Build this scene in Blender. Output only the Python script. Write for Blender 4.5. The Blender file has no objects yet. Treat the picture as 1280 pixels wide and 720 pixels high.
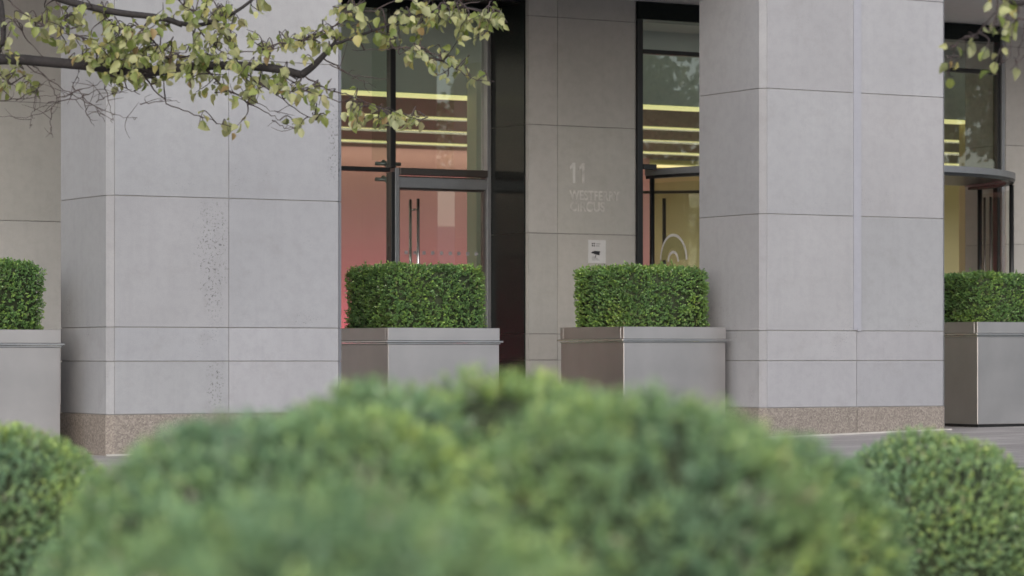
import bpy, math, random
import numpy as np
from mathutils import Vector, Matrix
rng = np.random.default_rng(7); random.seed(7)
scn = bpy.context.scene
COL = scn.collection
TH = math.radians(30); CT, ST = math.cos(TH), math.sin(TH)
OX, OY = 2.471, 30.0            # near corner of the right-hand column; the frontage runs along u, v goes into the building
F, HY = 3800.0, 445.0
def W(u, v, z=0.0): return (OX + u*CT - v*ST, OY + u*ST + v*CT, z)
def PX(px, py, Y): return np.array(((px-640)/F*Y, Y, (HY-py)/F*Y))
def gz(u):
    return float(np.interp(u, (-40, -6.9, 0, 2.3, 3.7, 9, 40), (-1.0, -.872, -.813, -.757, -.748, -.72, -.68)))

# ------------------------------------------------------------------ materials
def mat(name):
    m = bpy.data.materials.new(name); m.use_nodes = True
    nt = m.node_tree
    return m, nt, nt.nodes['Principled BSDF'], nt.nodes['Material Output']
def node(nt, t, **k):
    n = nt.nodes.new(t)
    for a, b in k.items():
        if a in n.inputs.keys() and not hasattr(n, a): n.inputs[a].default_value = b
        else: setattr(n, a, b)
    return n
def L(nt, a, b): nt.links.new(a, b)
def noise(nt, scale, detail=4, rough=.55, vec=None, dim='Object'):
    n = nt.nodes.new('ShaderNodeTexNoise'); n.inputs['Scale'].default_value = scale
    n.inputs['Detail'].default_value = detail; n.inputs['Roughness'].default_value = rough
    if vec is None:
        tc = nt.nodes.get('TC') or nt.nodes.new('ShaderNodeTexCoord'); tc.name = 'TC'; vec = tc.outputs[dim]
    L(nt, vec, n.inputs['Vector']); return n.outputs['Fac']
def ramp(nt, fac, stops):
    r = nt.nodes.new('ShaderNodeValToRGB'); e = r.color_ramp.elements
    while len(e) < len(stops): e.new(.5)
    for x, (p, c) in zip(e, stops):
        x.position = p; x.color = (c, c, c, 1) if isinstance(c, (int, float)) else (*c, 1)
    L(nt, fac, r.inputs['Fac']); return r.outputs['Color']
def mix(nt, fac, a, b, mode='MIX'):
    m = nt.nodes.new('ShaderNodeMix'); m.data_type = 'RGBA'; m.blend_type = mode
    for k, x in ((0, fac), (6, a), (7, b)):
        if isinstance(x, (int, float)): m.inputs[k].default_value = x if k == 0 else (x, x, x, 1)
        elif isinstance(x, tuple): m.inputs[k].default_value = (*x, 1)
        else: L(nt, x, m.inputs[k])
    return m.outputs[2]
def bump(nt, h, strength, dist, bsdf):
    b = nt.nodes.new('ShaderNodeBump'); b.inputs['Strength'].default_value = strength
    b.inputs['Distance'].default_value = dist
    L(nt, h, b.inputs['Height']); L(nt, b.outputs[0], bsdf.inputs['Normal'])
def attr(nt, name='Col'):
    a = nt.nodes.new('ShaderNodeAttribute'); a.attribute_name = name; return a.outputs['Color']

def stone_mat(name, base, pits=0.0, rough=.75):
    m, nt, b, o = mat(name)
    big = noise(nt, 1.1, 3); mid = noise(nt, 9, 6, .65); fine = noise(nt, 120, 3)
    c = mix(nt, ramp(nt, big, ((.3, 0.), (.7, 1.))), tuple(x*.93 for x in base), tuple(x*1.05 for x in base))
    c = mix(nt, ramp(nt, mid, ((.44, 0.), (.72, .42))), c, tuple(x*.76 for x in base))
    c = mix(nt, ramp(nt, fine, ((.35, .16), (.6, 0.))), c, tuple(x*.6 for x in base))
    blot = noise(nt, 3.6, 8, .72)
    c = mix(nt, ramp(nt, blot, ((.55, 0.), (.63, .20), (.75, .36))), c, (base[0]*.74, base[1]*.72, base[2]*.68))
    tc = nt.nodes['TC']
    mp = nt.nodes.new('ShaderNodeMapping'); mp.inputs['Scale'].default_value = (5, 5, .35)
    L(nt, tc.outputs['Object'], mp.inputs[0])
    st = noise(nt, 1.6, 5, .7, mp.outputs[0])
    c = mix(nt, ramp(nt, st, ((.52, 0.), (.75, .2))), c, tuple(x*.68 for x in base))
    c = mix(nt, 1.0, c, attr(nt), 'MULTIPLY')
    pm = ramp(nt, noise(nt, 62, 4, .7), ((.60, 0.), (.63, 1.)))
    where = ramp(nt, noise(nt, 1.7, 4, .6), ((.60 if pits else .74, 0.), (.68 if pits else .8, 1.)))
    pf = mix(nt, 1.0, pm, where, 'MULTIPLY')
    if pits == 2:      # travertine-like pitting on particular slabs, in clusters beside the slab edges
        sx = nt.nodes.new('ShaderNodeSeparateXYZ'); L(nt, tc.outputs['Object'], sx.inputs[0])
        wob = noise(nt, 3.0, 6, .8)
        def band(out, ctr, half, k):
            a = node(nt, 'ShaderNodeMath', operation='MULTIPLY_ADD'); L(nt, wob, a.inputs[0]); a.inputs[1].default_value = k; L(nt, out, a.inputs[2])
            d = node(nt, 'ShaderNodeMath', operation='SUBTRACT'); L(nt, a.outputs[0], d.inputs[0]); d.inputs[1].default_value = ctr+k*.5
            e = node(nt, 'ShaderNodeMath', operation='ABSOLUTE'); L(nt, d.outputs[0], e.inputs[0])
            return ramp(nt, e.outputs[0], ((half*.5, 1.), (half, 0.)))
        m1 = mix(nt, 1.0, band(sx.outputs[0], 1.0, .16, .75), band(sx.outputs[2], .85, .62, .5), 'MULTIPLY')
        m2 = mix(nt, 1.0, band(sx.outputs[0], 2.21, .10, .12), band(sx.outputs[2], 1.95, .45, .3), 'MULTIPLY')
        m3 = mix(nt, 1.0, band(sx.outputs[0], 1.02, .10, .2), band(sx.outputs[2], -.25, .25, .3), 'MULTIPLY')
        mk = mix(nt, 1.0, mix(nt, 1.0, m1, m2, 'ADD'), m3, 'ADD')
        pp = ramp(nt, noise(nt, 38, 6, .75), ((.55, 0.), (.585, 1.)))
        pf = mix(nt, 1.0, pf, mix(nt, 1.0, pp, mk, 'MULTIPLY'), 'ADD')
    c = mix(nt, pf, c, tuple(x*.42 for x in base))
    L(nt, c, b.inputs['Base Color']); b.inputs['Roughness'].default_value = rough
    inv = node(nt, 'ShaderNodeMath', operation='MULTIPLY_ADD'); inv.inputs[1].default_value = .25
    L(nt, fine, inv.inputs[0])
    mm = node(nt, 'ShaderNodeMath', operation='SUBTRACT'); L(nt, inv.outputs[0], mm.inputs[0]); L(nt, pf, mm.inputs[1])
    inv.inputs[2].default_value = 1.0
    bump(nt, mm.outputs[0], .35, .004, b)
    return m
def simple(name, base, rough=.6, metal=0.0, var=.12, scale=12, spec=None):
    m, nt, b, o = mat(name)
    n = noise(nt, scale, 5)
    c = mix(nt, ramp(nt, n, ((.3, 0.), (.7, 1.))), tuple(x*(1-var) for x in base), tuple(min(1, x*(1+var)) for x in base))
    L(nt, c, b.inputs['Base Color']); b.inputs['Roughness'].default_value = rough; b.inputs['Metallic'].default_value = metal
    if spec is not None: b.inputs['Specular IOR Level'].default_value = spec
    return m
def steel(name, base, rough):
    m, nt, b, o = mat(name)
    tc = nt.nodes.new('ShaderNodeTexCoord'); tc.name = 'TC'
    mp = nt.nodes.new('ShaderNodeMapping'); mp.inputs['Scale'].default_value = (2, 2, 260)
    L(nt, tc.outputs['Object'], mp.inputs[0])
    n = noise(nt, 1.0, 3, .5, mp.outputs[0]); cl = noise(nt, 2.3, 4)
    c = mix(nt, ramp(nt, cl, ((.35, 0.), (.7, 1.))), tuple(x*.93 for x in base), tuple(min(1, x*1.05) for x in base))
    L(nt, c, b.inputs['Base Color']); b.inputs['Metallic'].default_value = 1
    r = nt.nodes.new('ShaderNodeMapRange'); r.inputs[3].default_value = rough*.85; r.inputs[4].default_value = rough*1.2
    L(nt, cl, r.inputs[0]); L(nt, r.outputs[0], b.inputs['Roughness'])
    bump(nt, n, .05, .001, b); return m
def glass(name, tint, ior=1.5, gain=3.1):
    m, nt, b, o = mat(name); nt.nodes.remove(b)
    tr = node(nt, 'ShaderNodeBsdfTransparent'); tr.inputs[0].default_value = (*tint, 1)
    gl = node(nt, 'ShaderNodeBsdfGlossy'); gl.inputs['Roughness'].default_value = .004; gl.inputs['Color'].default_value = (.95, 1, .97, 1)
    fr = node(nt, 'ShaderNodeFresnel'); fr.inputs['IOR'].default_value = ior
    ge = node(nt, 'ShaderNodeNewGeometry')
    s = node(nt, 'ShaderNodeMath', operation='SUBTRACT'); s.inputs[0].default_value = 1; L(nt, ge.outputs['Backfacing'], s.inputs[1])
    k = node(nt, 'ShaderNodeMath', operation='MULTIPLY'); L(nt, fr.outputs[0], k.inputs[0]); L(nt, s.outputs[0], k.inputs[1])
    k2 = node(nt, 'ShaderNodeMath', operation='MULTIPLY'); L(nt, k.outputs[0], k2.inputs[0]); k2.inputs[1].default_value = gain; k2.use_clamp = True
    mx = node(nt, 'ShaderNodeMixShader'); L(nt, k2.outputs[0], mx.inputs[0]); L(nt, tr.outputs[0], mx.inputs[1]); L(nt, gl.outputs[0], mx.inputs[2])
    L(nt, mx.outputs[0], o.inputs[0]); return m
def emit(name, col, s):
    m, nt, b, o = mat(name); b.inputs['Base Color'].default_value = (*col, 1)
    b.inputs['Emission Color'].default_value = (*col, 1); b.inputs['Emission Strength'].default_value = s
    return m
def leaf_mat(name, under=None, trans=.35, rough=.5):
    m, nt, b, o = mat(name)
    c = attr(nt)
    if under:
        ge = node(nt, 'ShaderNodeNewGeometry')
        c = mix(nt, ge.outputs['Backfacing'], c, mix(nt, .6, c, under))
    L(nt, c, b.inputs['Base Color']); b.inputs['Roughness'].default_value = rough
    b.inputs['Specular IOR Level'].default_value = .55
    t = node(nt, 'ShaderNodeBsdfTranslucent'); L(nt, mix(nt, 1.0, c, (1, 1.0, .6), 'MULTIPLY'), t.inputs[0])
    mx = node(nt, 'ShaderNodeMixShader'); mx.inputs[0].default_value = trans
    L(nt, b.outputs[0], mx.inputs[1]); L(nt, t.outputs[0], mx.inputs[2]); L(nt, mx.outputs[0], o.inputs[0])
    return m

M = {}
M['stone'] = stone_mat('pale_limestone', (.312, .314, .336), 1)
M['pitted'] = stone_mat('pitted_limestone', (.330, .334, .358), 2)
M['pier'] = stone_mat('grey_limestone', (.47, .46, .445))
M['joint'] = simple('joint_mortar', (.25, .245, .24), .9)
M['granite'] = None
def granite():
    m, nt, b, o = mat('pink_granite')
    v = nt.nodes.new('ShaderNodeTexVoronoi'); v.inputs['Scale'].default_value = 75
    tc = nt.nodes.new('ShaderNodeTexCoord'); tc.name = 'TC'; L(nt, tc.outputs['Object'], v.inputs['Vector'])
    g = ramp(nt, v.outputs['Color'], ((0., (.12, .105, .094)), (.35, (.195, .17, .152)), (.65, (.26, .23, .205)), (1., (.35, .315, .28))))
    c = mix(nt, ramp(nt, noise(nt, 2.5, 5), ((.3, 0.), (.7, .35))), g, (.19, .16, .14))
    c = mix(nt, 1.0, c, attr(nt), 'MULTIPLY')
    L(nt, c, b.inputs['Base Color']); b.inputs['Roughness'].default_value = .55; return m
M['granite'] = granite()
def black_granite():
    m, nt, b, o = mat('black_granite')
    c = ramp(nt, noise(nt, 160, 3, .7), ((.45, (.011, .014, .014)), (.66, (.024, .029, .028)), (.75, (.06, .065, .065))))
    L(nt, c, b.inputs['Base Color']); b.inputs['Roughness'].default_value = .16
    b.inputs['Specular IOR Level'].default_value = .08; return m
M['black'] = black_granite()
def paving():
    m, nt, b, o = mat('paving_stone')
    tc = nt.nodes.new('ShaderNodeTexCoord'); tc.name = 'TC'
    br = nt.nodes.new('ShaderNodeTexBrick'); br.inputs['Scale'].default_value = 1
    br.inputs['Brick Width'].default_value = .75; br.inputs['Row Height'].default_value = .45; br.inputs['Mortar Size'].default_value = .006
    br.inputs['Color1'].default_value = (.44, .41, .40, 1); br.inputs['Color2'].default_value = (.29, .265, .26, 1); br.inputs['Mortar'].default_value = (.09, .085, .08, 1)
    L(nt, tc.outputs['Object'], br.inputs['Vector'])
    c = mix(nt, ramp(nt, noise(nt, .7, 6, .65), ((.4, 0.), (.7, .45))), br.outputs['Color'], (.31, .29, .285))
    c = mix(nt, ramp(nt, noise(nt, 70, 3), ((.4, .25), (.6, 0.))), c, (.10, .09, .085))
    L(nt, c, b.inputs['Base Color']); b.inputs['Roughness'].default_value = .6
    return m
M['paving'] = paving()
M['kerb'] = simple('pale_kerb_stone', (.46, .44, .42), .7)
M['darkband'] = simple('dark_paving_band', (.085, .09, .10), .55, var=.3)
M['soil'] = simple('bed_soil', (.045, .032, .022), .95, var=.4, scale=25)
M['steel'] = steel('brushed_steel', (.475, .455, .45), .44)
M['steel_lip'] = steel('polished_steel_trim', (.66, .66, .66), .22)
M['alu'] = simple('grey_aluminium', (.30, .31, .33), .4, .6, .05)
M['strip'] = simple('blue_grey_metal_strip', (.30, .305, .345), .55, 0.0, .04)
M['bronze'] = simple('brown_anodised_metal', (.12, .105, .10), .35, .7, .05)
M['blackmetal'] = simple('black_painted_metal', (.012, .013, .015), .35, 0, .05)
M['glass'] = glass('entrance_glass', (.86, .90, .875))
M['clear'] = glass('thin_clear_glass', (.90, .93, .90), 1.4, .7)
M['soffit'] = simple('pale_soffit_plaster', (.75, .74, .74), .8, var=.03)
M['upper'] = M['stone']
M['bulkhead'] = simple('grey_green_lobby_bulkhead', (.66, .70, .68), .7, var=.04, scale=1)
M['pilaster'] = simple('pale_green_lobby_pilaster', (.62, .66, .56), .7, var=.04, scale=1)
M['lceil'] = simple('brown_lobby_ceiling', (.165, .155, .12), .6, var=.06, scale=1)
M['pink'] = simple('pink_lobby_wall', (.31, .175, .185), .7, var=.03, scale=.5)
M['yellow'] = simple('yellow_lobby_wall', (.50, .47, .29), .7, var=.04, scale=.5)
M['lfloor'] = simple('lobby_floor_stone', (.30, .28, .25), .25)
M['lamp'] = emit('yellow_light_strip', (1.0, .90, .42), .56)
M['decal'] = simple('olive_frosted_film', (.30, .28, .13), .7, var=.04)
M['white'] = simple('white_sign_plate', (.62, .62, .63), .45, var=.03)
M['ink'] = simple('black_sign_ink', (.02, .02, .025), .6)
M['greyink'] = simple('grey_sign_ink', (.30, .30, .32), .6)
M['letter_lit'] = simple('steel_lettering_lit_tone', (.66, .65, .63), .45, .1, .08)  # paler copy for the first digit, the light it catches painted in
M['letter_dim'] = simple('steel_lettering_dim_tone', (.565, .55, .53), .45, .1, .25, 9)  # same steel in a darker tone, for the less lit characters
M['bark'] = simple('dark_bark', (.022, .019, .020), .85, var=.35, scale=40)
M['twig'] = simple('brown_twig', (.06, .045, .045), .8, var=.3, scale=40)
M['boxleaf'] = leaf_mat('boxwood_leaf', None, .3, .3)
M['treeleaf'] = leaf_mat('autumn_tree_leaf', (.40, .42, .27), .4, .5)
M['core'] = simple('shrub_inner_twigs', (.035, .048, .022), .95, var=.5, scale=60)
M['farwall'] = simple('far_facade_stone', (.40, .40, .39), .8, var=.1, scale=.4)
M['farwin'] = simple('far_window_glass', (.03, .04, .045), .1)

# ------------------------------------------------------------------ mesh helpers
class MB:
    def __init__(s): s.v = []; s.f = []; s.c = []; s.mi = []
    def quadv(s, pts, faces, tone=(1, 1, 1), mi=0):
        n = len(s.v); s.v += [tuple(p) for p in pts]; s.c += [tone]*len(pts)
        s.f += [tuple(n+i for i in f) for f in faces]; s.mi += [mi]*len(faces)
    def box(s, x0, x1, y0, y1, z0, z1, tone=(1, 1, 1), mi=0, bev=0):
        if bev:
            b = bev; P = []
            def ring(z, d): return [(x0+d, y0+d, z), (x1-d, y0+d, z), (x1-d, y1-d, z), (x0+d, y1-d, z)]
            def oct_(z, d):
                o = b
                return [(x0+o, y0+d, z), (x1-o, y0+d, z), (x1-d, y0+o, z), (x1-d, y1-o, z), (x1-o, y1-d, z), (x0+o, y1-d, z), (x0+d, y1-o, z), (x0+d, y0+o, z)]
            P = oct_(z0, b*.99) + oct_(z0+b, 0) + oct_(z1-b, 0) + oct_(z1, b*.99)
            Fs = [(7, 6, 5, 4, 3, 2, 1, 0), tuple(range(24, 32))]
            for r in range(3):
                for i in range(8):
                    j = (i+1) % 8; Fs.append((r*8+i, r*8+j, r*8+8+j, r*8+8+i))
            s.quadv(P, Fs, tone, mi); return
        s.quadv([(x0, y0, z0), (x1, y0, z0), (x1, y1, z0), (x0, y1, z0), (x0, y0, z1), (x1, y0, z1), (x1, y1, z1), (x0, y1, z1)],
                [(0, 3, 2, 1), (4, 5, 6, 7), (0, 1, 5, 4), (1, 2, 6, 5), (2, 3, 7, 6), (3, 0, 4, 7)], tone, mi)
    def prism(s, poly, z0, z1, tone=(1, 1, 1), mi=0):      # poly counter-clockwise in xy
        n = len(poly)
        s.quadv([(x, y, z0) for x, y in poly]+[(x, y, z1) for x, y in poly],
                [tuple(range(n))[::-1], tuple(range(n, 2*n))]+[(i, (i+1) % n, n+(i+1) % n, n+i) for i in range(n)], tone, mi)
    def tube(s, pts, rad, n=8, tone=(1, 1, 1), mi=0):
        pts = [np.array(p, float) for p in pts]; base = len(s.v)
        for i, p in enumerate(pts):
            t = pts[min(i+1, len(pts)-1)]-pts[max(i-1, 0)]; t /= np.linalg.norm(t)+1e-9
            a = np.array((0, 0, 1.)) if abs(t[2]) < .9 else np.array((1., 0, 0))
            x = np.cross(a, t); x /= np.linalg.norm(x); y = np.cross(t, x)
            r = rad[i] if hasattr(rad, '__len__') else rad
            for k in range(n):
                q = 2*math.pi*k/n; s.v.append(tuple(p+r*(math.cos(q)*x+math.sin(q)*y))); s.c.append(tone)
        for i in range(len(pts)-1):
            for k in range(n):
                j = (k+1) % n; a = base+i*n
                s.f.append((a+k, a+j, a+n+j, a+n+k)); s.mi.append(mi)
        s.f.append(tuple(base+k for k in range(n))[::-1]); s.mi.append(mi)
        s.f.append(tuple(base+(len(pts)-1)*n+k for k in range(n))); s.mi.append(mi)
    def build(s, name, mats, parent=None, smooth=False, loc=None, rot=None):
        me = bpy.data.meshes.new(name); me.from_pydata(s.v, [], s.f)
        for m in (mats if isinstance(mats, (list, tuple)) else [mats]): me.materials.append(m)
        me.polygons.foreach_set('material_index', s.mi)
        ca = me.color_attributes.new('Col', 'FLOAT_COLOR', 'POINT')
        ca.data.foreach_set('color', np.hstack([np.array(s.c, float), np.ones((len(s.c), 1))]).ravel())
        if smooth: me.polygons.foreach_set('use_smooth', [True]*len(me.polygons))
        me.update()
        return link(name, me, parent, loc, rot)
def link(name, me, parent=None, loc=None, rot=None):
    o = bpy.data.objects.new(name, me); COL.objects.link(o)
    if parent: o.parent = parent
    if loc is not None: o.location = loc
    if rot is not None: o.rotation_euler = (0, 0, rot)
    return o
def tag(o, label=None, cat=None, group=None, kind=None):
    if label: o['label'] = label
    if cat: o['category'] = cat
    if group: o['group'] = group
    if kind: o['kind'] = kind
    return o
def thing(name, label, cat, loc, rot=TH, group=None):
    o = bpy.data.objects.new(name, None); COL.objects.link(o); o.empty_display_size = .2
    o.location = loc; o.rotation_euler = (0, 0, rot); return tag(o, label, cat, group)
def dup(o, parent=None):
    c = o.copy(); COL.objects.link(c); c.parent = parent
    for ch in list(o.children): dup(ch, c)
    return c
def numpy_mesh(name, V, Fc, C, k, mats, mi=None, smooth=False):
    me = bpy.data.meshes.new(name)
    me.vertices.add(len(V)); me.vertices.foreach_set('co', V.astype(np.float32).ravel())
    me.loops.add(Fc.size); me.loops.foreach_set('vertex_index', Fc.astype(np.int32).ravel())
    me.polygons.add(len(Fc)); me.polygons.foreach_set('loop_start', np.arange(0, Fc.size, k, dtype=np.int32))
    me.polygons.foreach_set('loop_total', np.full(len(Fc), k, np.int32))
    for m in mats: me.materials.append(m)
    if mi is not None: me.polygons.foreach_set('material_index', mi.astype(np.int32))
    me.update(calc_edges=True)
    ca = me.color_attributes.new('Col', 'FLOAT_COLOR', 'POINT')
    ca.data.foreach_set('color', np.hstack([C, np.ones((len(C), 1))]).astype(np.float32).ravel())
    if smooth: me.polygons.foreach_set('use_smooth', [True]*len(me.polygons))
    me.update(); me.validate(); return me
def unit(a): return a/(np.linalg.norm(a, axis=-1, keepdims=True)+1e-9)
def leaf_cloud(P, D, N, length, width, C, kind='box'):
    """P base points, D long axis, N rough normal -> vertices, quads, colours"""
    D = unit(D); S = unit(np.cross(D, N)); N = np.cross(S, D)
    if kind == 'box':
        T = np.array([(0, 0, 0), (.5, -.5, .10), (1, 0, -.05), (.5, .5, .10)])
        Q = np.array([(0, 1, 2, 3)])
    else:
        T = np.array([(0, 0, 0), (.45, 0, -.03), (1, 0, -.24), (.06, .26, .05), (.40, .44, .17), (.76, .25, .05), (.06, -.26, .08), (.40, -.44, .17), (.76, -.25, .05)])
        Q = np.array([(0, 1, 4, 3), (1, 2, 5, 4), (0, 6, 7, 1), (1, 7, 8, 2)])[:, ::-1]
    l = length[:, None, None]; w = width[:, None, None]
    V = P[:, None, :]+T[None, :, 0, None]*D[:, None, :]*l+T[None, :, 1, None]*S[:, None, :]*w+T[None, :, 2, None]*N[:, None, :]*l
    n = len(T); idx = (np.arange(len(P))*n)[:, None, None]+Q[None]
    return V.reshape(-1, 3), idx.reshape(-1, 4), np.repeat(C, n, axis=0)
def val_noise(P, f, seed):
    r = np.random.default_rng(seed); k = r.normal(size=(14, 3)); k = unit(k)*f*r.uniform(.5, 1.8, (14, 1)); ph = r.uniform(0, 6.28, 14)
    return np.sin(P@k.T+ph).mean(1)*1.9

# ------------------------------------------------------------------ ground
def dip(v): return float(np.interp(v, (-12.5, -9.2), (-.36, 0)))
def ground_mesh(name, u0, u1, v0, v1, m, dz=0, nu=None):
    us = np.unique(np.concatenate([np.linspace(u0, u1, nu or 40), [x for x in (-6.9, 0, 2.3, 3.7, 9) if u0 < x < u1]]))
    mb = MB()
    for a, b in zip(us[:-1], us[1:]):
        vs = [v0]+[x for x in (-12.5, -9.2) if v0 < x < v1]+[v1]
        for c, d in zip(vs[:-1], vs[1:]):
            mb.quadv([(a, c, gz(a)+dz+dip(c)), (b, c, gz(b)+dz+dip(c)), (b, d, gz(b)+dz+dip(d)), (a, d, gz(a)+dz+dip(d))], [(0, 1, 2, 3)])
    o = mb.build(name, m, None, False, W(0, 0), TH); o['kind'] = 'structure'; return o
ground_mesh('ground', -260, 260, -260, 260, M['paving'])
ground_mesh('paving_band', -30, 40, -8.3, -7.0, M['darkband'], .004)
ground_mesh('kerb_line', -30, 40, -8.52, -8.3, M['kerb'], .006)
mb = MB(); mb.prism([(-6, 1.5), (5.4, 1.5), (5.4, 15.2), (-6, 15.2)], -1.4, -1.12)
soil = mb.build('planting_bed', M['soil']); soil['kind'] = 'structure'

# ------------------------------------------------------------------ columns and piers
ZJ = [-.513, -.047, .2526, 1.405, 2.645, 3.62, 4.3]
G = .0036
def clad(w, d, c, rowz, gap, m, splits=(0.5,), seed=0, top=4.3, bottom=-1.2, smat='stone'):
    """returns (core, cladding, base) builders in local coords, front face at y=0"""
    r = random.Random(seed)
    core = MB(); t = .009
    core.prism([(t+c, t), (w-t-c, t), (w-t, t+c), (w-t, d-t-c), (w-t-c, d-t), (t+c, d-t), (t, d-t-c), (t, t+c)], bottom, top-.01)
    t = .03
    cl = MB()
    def tone():
        k = r.uniform(.94, 1.04); return (k*r.uniform(.99, 1.01), k, k*r.uniform(.985, 1.01))
    for z0, z1 in zip(rowz[:-1], rowz[1:]):
        a, b = z0+gap, z1-gap
        xs = [c]+[w*s for s in splits]+[w-c]
        for x0, x1 in zip(xs[:-1], xs[1:]):
            cl.box(x0+gap*.7, x1-gap*.7, 0, t+.002, a, b, tone(), bev=.002)
            cl.box(x0+gap*.7, x1-gap*.7, d-t-.002, d, a, b, tone(), bev=.002)
        cl.box(0, t+.002, c+gap*.7, d-c-gap*.7, a, b, tone(), bev=.002)
        cl.box(w-t-.002, w, c+gap*.7, d-c-gap*.7, a, b, tone(), bev=.002)
        for cx, cy, sx, sy in ((0, 0, 1, 1), (w, 0, -1, 1), (w, d, -1, -1), (0, d, 1, -1)):
            poly = [(c, 0), (c, .02), (.02, c), (0, c)]
            g = gap*.5
            poly = [(c-g, 0+g*.6), (c-g, .03), (.03, c-g), (g*.6, c-g)]
            poly = [(cx+sx*p, cy+sy*q) for p, q in poly]
            if sx*sy < 0: poly = poly[::-1]
            ar = sum(poly[i][0]*poly[(i+1) % 4][1]-poly[(i+1) % 4][0]*poly[i][1] for i in range(4))
            if ar < 0: poly = poly[::-1]
            cl.prism(poly, a, b, tuple(.95*x for x in tone()))  # corner strips coloured darker to offset the light they catch
    ba = MB(); e = .006
    for x0, x1 in ((-e, w*.5), (w*.5, w+e)):
        k = r.uniform(.95, 1.05)
        ba.prism([(x0+(c if x0 < 0 else .003), -e), (x1-(c if x1 > w else .003), -e)] + ([(x1, c), (x1, d-c)] if x1 > w else []) +
                 [(x1-(c if x1 > w else .003), d+e), (x0+(c if x0 < 0 else .003), d+e)] + ([(x0, d-c), (x0, c)] if x0 < 0 else []),
                 bottom, rowz[0]-gap, (k, k, k))
    return core, cl, ba
cols = [(-6.92, 'broad pitted limestone column under the overhanging branch, left of the glass door'),
        (0.0, 'broad limestone column with a blue-grey metal strip down its front, right of the lettered pier'),
        (6.94*2, 'pale limestone column standing beyond the right edge of the view')]
for i, (u, lab) in enumerate(cols):
    t = thing('stone_column', lab, 'column', W(u, 0, gz(u+1)), TH, 'stone columns of the entrance front')
    zo = gz(u+1)
    core, cl, ba = clad(2.3, 1.18, .055, ZJ, G, None, seed=i+4)
    for b, nm, mm in ((core, 'joint_core', M['joint']), (cl, 'stone_cladding', M['pitted' if i == 0 else 'stone']), (ba, 'granite_base', M['granite'])):
        o = b.build(nm, mm, t); o.location.z = -zo
    fb = MB()
    # thin pale mortar bead at the foot of the base
    for x0, x1, y0, y1 in ((-.03, 2.33, -.035, -.012),):
        fb.quadv([(x0, y0, gz(u+x0)-.02), (x1, y0, gz(u+x1)-.02), (x1, y1, gz(u+x1)-.02), (x0, y1, gz(u+x0)-.02),
                  (x0, y0, gz(u+x0)+.012), (x1, y0, gz(u+x1)+.012), (x1, y1, gz(u+x1)+.014), (x0, y1, gz(u+x0)+.014)],
                 [(0, 3, 2, 1), (4, 5, 6, 7), (0, 1, 5, 4), (1, 2, 6, 5), (2, 3, 7, 6), (3, 0, 4, 7)])
    o = fb.build('foot_bead', M['kerb'], t); o.location.z = -zo
    if i == 1:
        s = MB(); s.box(1.107, 1.199, -.012, .004, .262, 4.36); s.box(1.150, 1.19, -.022, -.010, .250, .275)
        o = s.build('metal_strip', M['strip'], t); o.location.z = -zo
ZP = [-.047, .2526, 1.405, 2.645, 3.885, 4.3]
pw, pd = 1.51, .80
for i, (u, lab) in enumerate([(-6.61, 'grey limestone wall pier at the left edge, behind the left planter'),
                              (.33, 'grey limestone wall pier carrying the building number and the camera sign'),
                              (7.27, 'stone wall pier at the far right edge beside the revolving door')]):
    zo = gz(u)
    t = thing('stone_pier', lab, 'pier', W(u, 5.2, zo), TH, 'stone piers between the entrances')
    core, cl, ba = clad(pw, pd, .035, [-.513]+ZP, .004, None, splits=(.28,), seed=20+i)
    for b, nm, mm in ((core, 'joint_core', M['joint']), (cl, 'stone_cladding', M['pier']), (ba, 'granite_base', M['granite'])):
        o = b.build(nm, mm, t); o.location.z = -zo
    if i == 1:
        r_ = MB()
        for z0, z1 in zip([-1.1, -.047, .2526, 1.405, 2.645], [-.047, .2526, 1.405, 2.645, 4.1]):
            r_.box(-.022, -.002, .002, pd, z0+.002, z1-.002)
        o = r_.build('black_granite_reveal', M['black'], t); o.location.z = -zo

# ------------------------------------------------------------------ building: soffit, facade above, lobby
B = thing('office_building', 'office building above and behind the columns with a lit yellow and pink lobby', 'building', W(0, 5.2, -.8), TH)
def bpart(name, boxes, m, label=None, bev=0):
    if len(boxes) > 1:
        for b in boxes: bpart(name, [b], m, label, bev)
        return
    mb = MB()
    for b in boxes: mb.box(*b, bev=bev)
    o = mb.build(name, m, B); o.location = (0, -5.2, .8)
    if label: o['label'] = label
    return o
bpart('soffit', [(-8.3, 26, -.05, 7.9, 4.14, 4.36)], M['soffit'])
bpart('upper_facade', [(-8.3, 26, -.1, 5.15, 4.37, 11), (-22, 26, 5.16, 24, 4.37, 11)], M['pier'])
bpart('header', [(-5.1, .33, 5.75, 6.2, 3.932, 4.135), (1.845, 7.265, 5.205, 5.5, 3.932, 4.135)], M['black'])
bpart('header_beam', [(-5.1, .305, 5.28, 5.74, 4.04, 4.136)], M['blackmetal'])
bpart('bulkhead', [(-8, 24, 8.0, 8.2, 3.21, 4.3)], M['bulkhead'])
bpart('pilaster', [(1.12, 3.1, 7.75, 7.99, -.76, 3.6)], M['pilaster'])
bpart('side_panel', [(8.94, 24, 8.0, 8.2, -.76, 3.205)], M['yellow'])
bpart('lobby_floor', [(-8, 24, 6.1, 20, -.95, -.735)], M['lfloor'])
bpart('lobby_wall', [(-8, 9.68, 17.2, 17.4, -.76, 3.30)], M['pink'], 'pink lit rear wall of the lobby')
bpart('lobby_wall', [(9.70, 24, 18.2, 18.4, -.76, 3.30)], M['yellow'], 'yellow lit rear wall of the lobby')
bpart('lobby_end_wall', [(-8.2, -8.0, 6, 20, -.9, 4.3), (24, 24.2, 6, 20, -.9, 4.3)], M['pilaster'])
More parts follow.
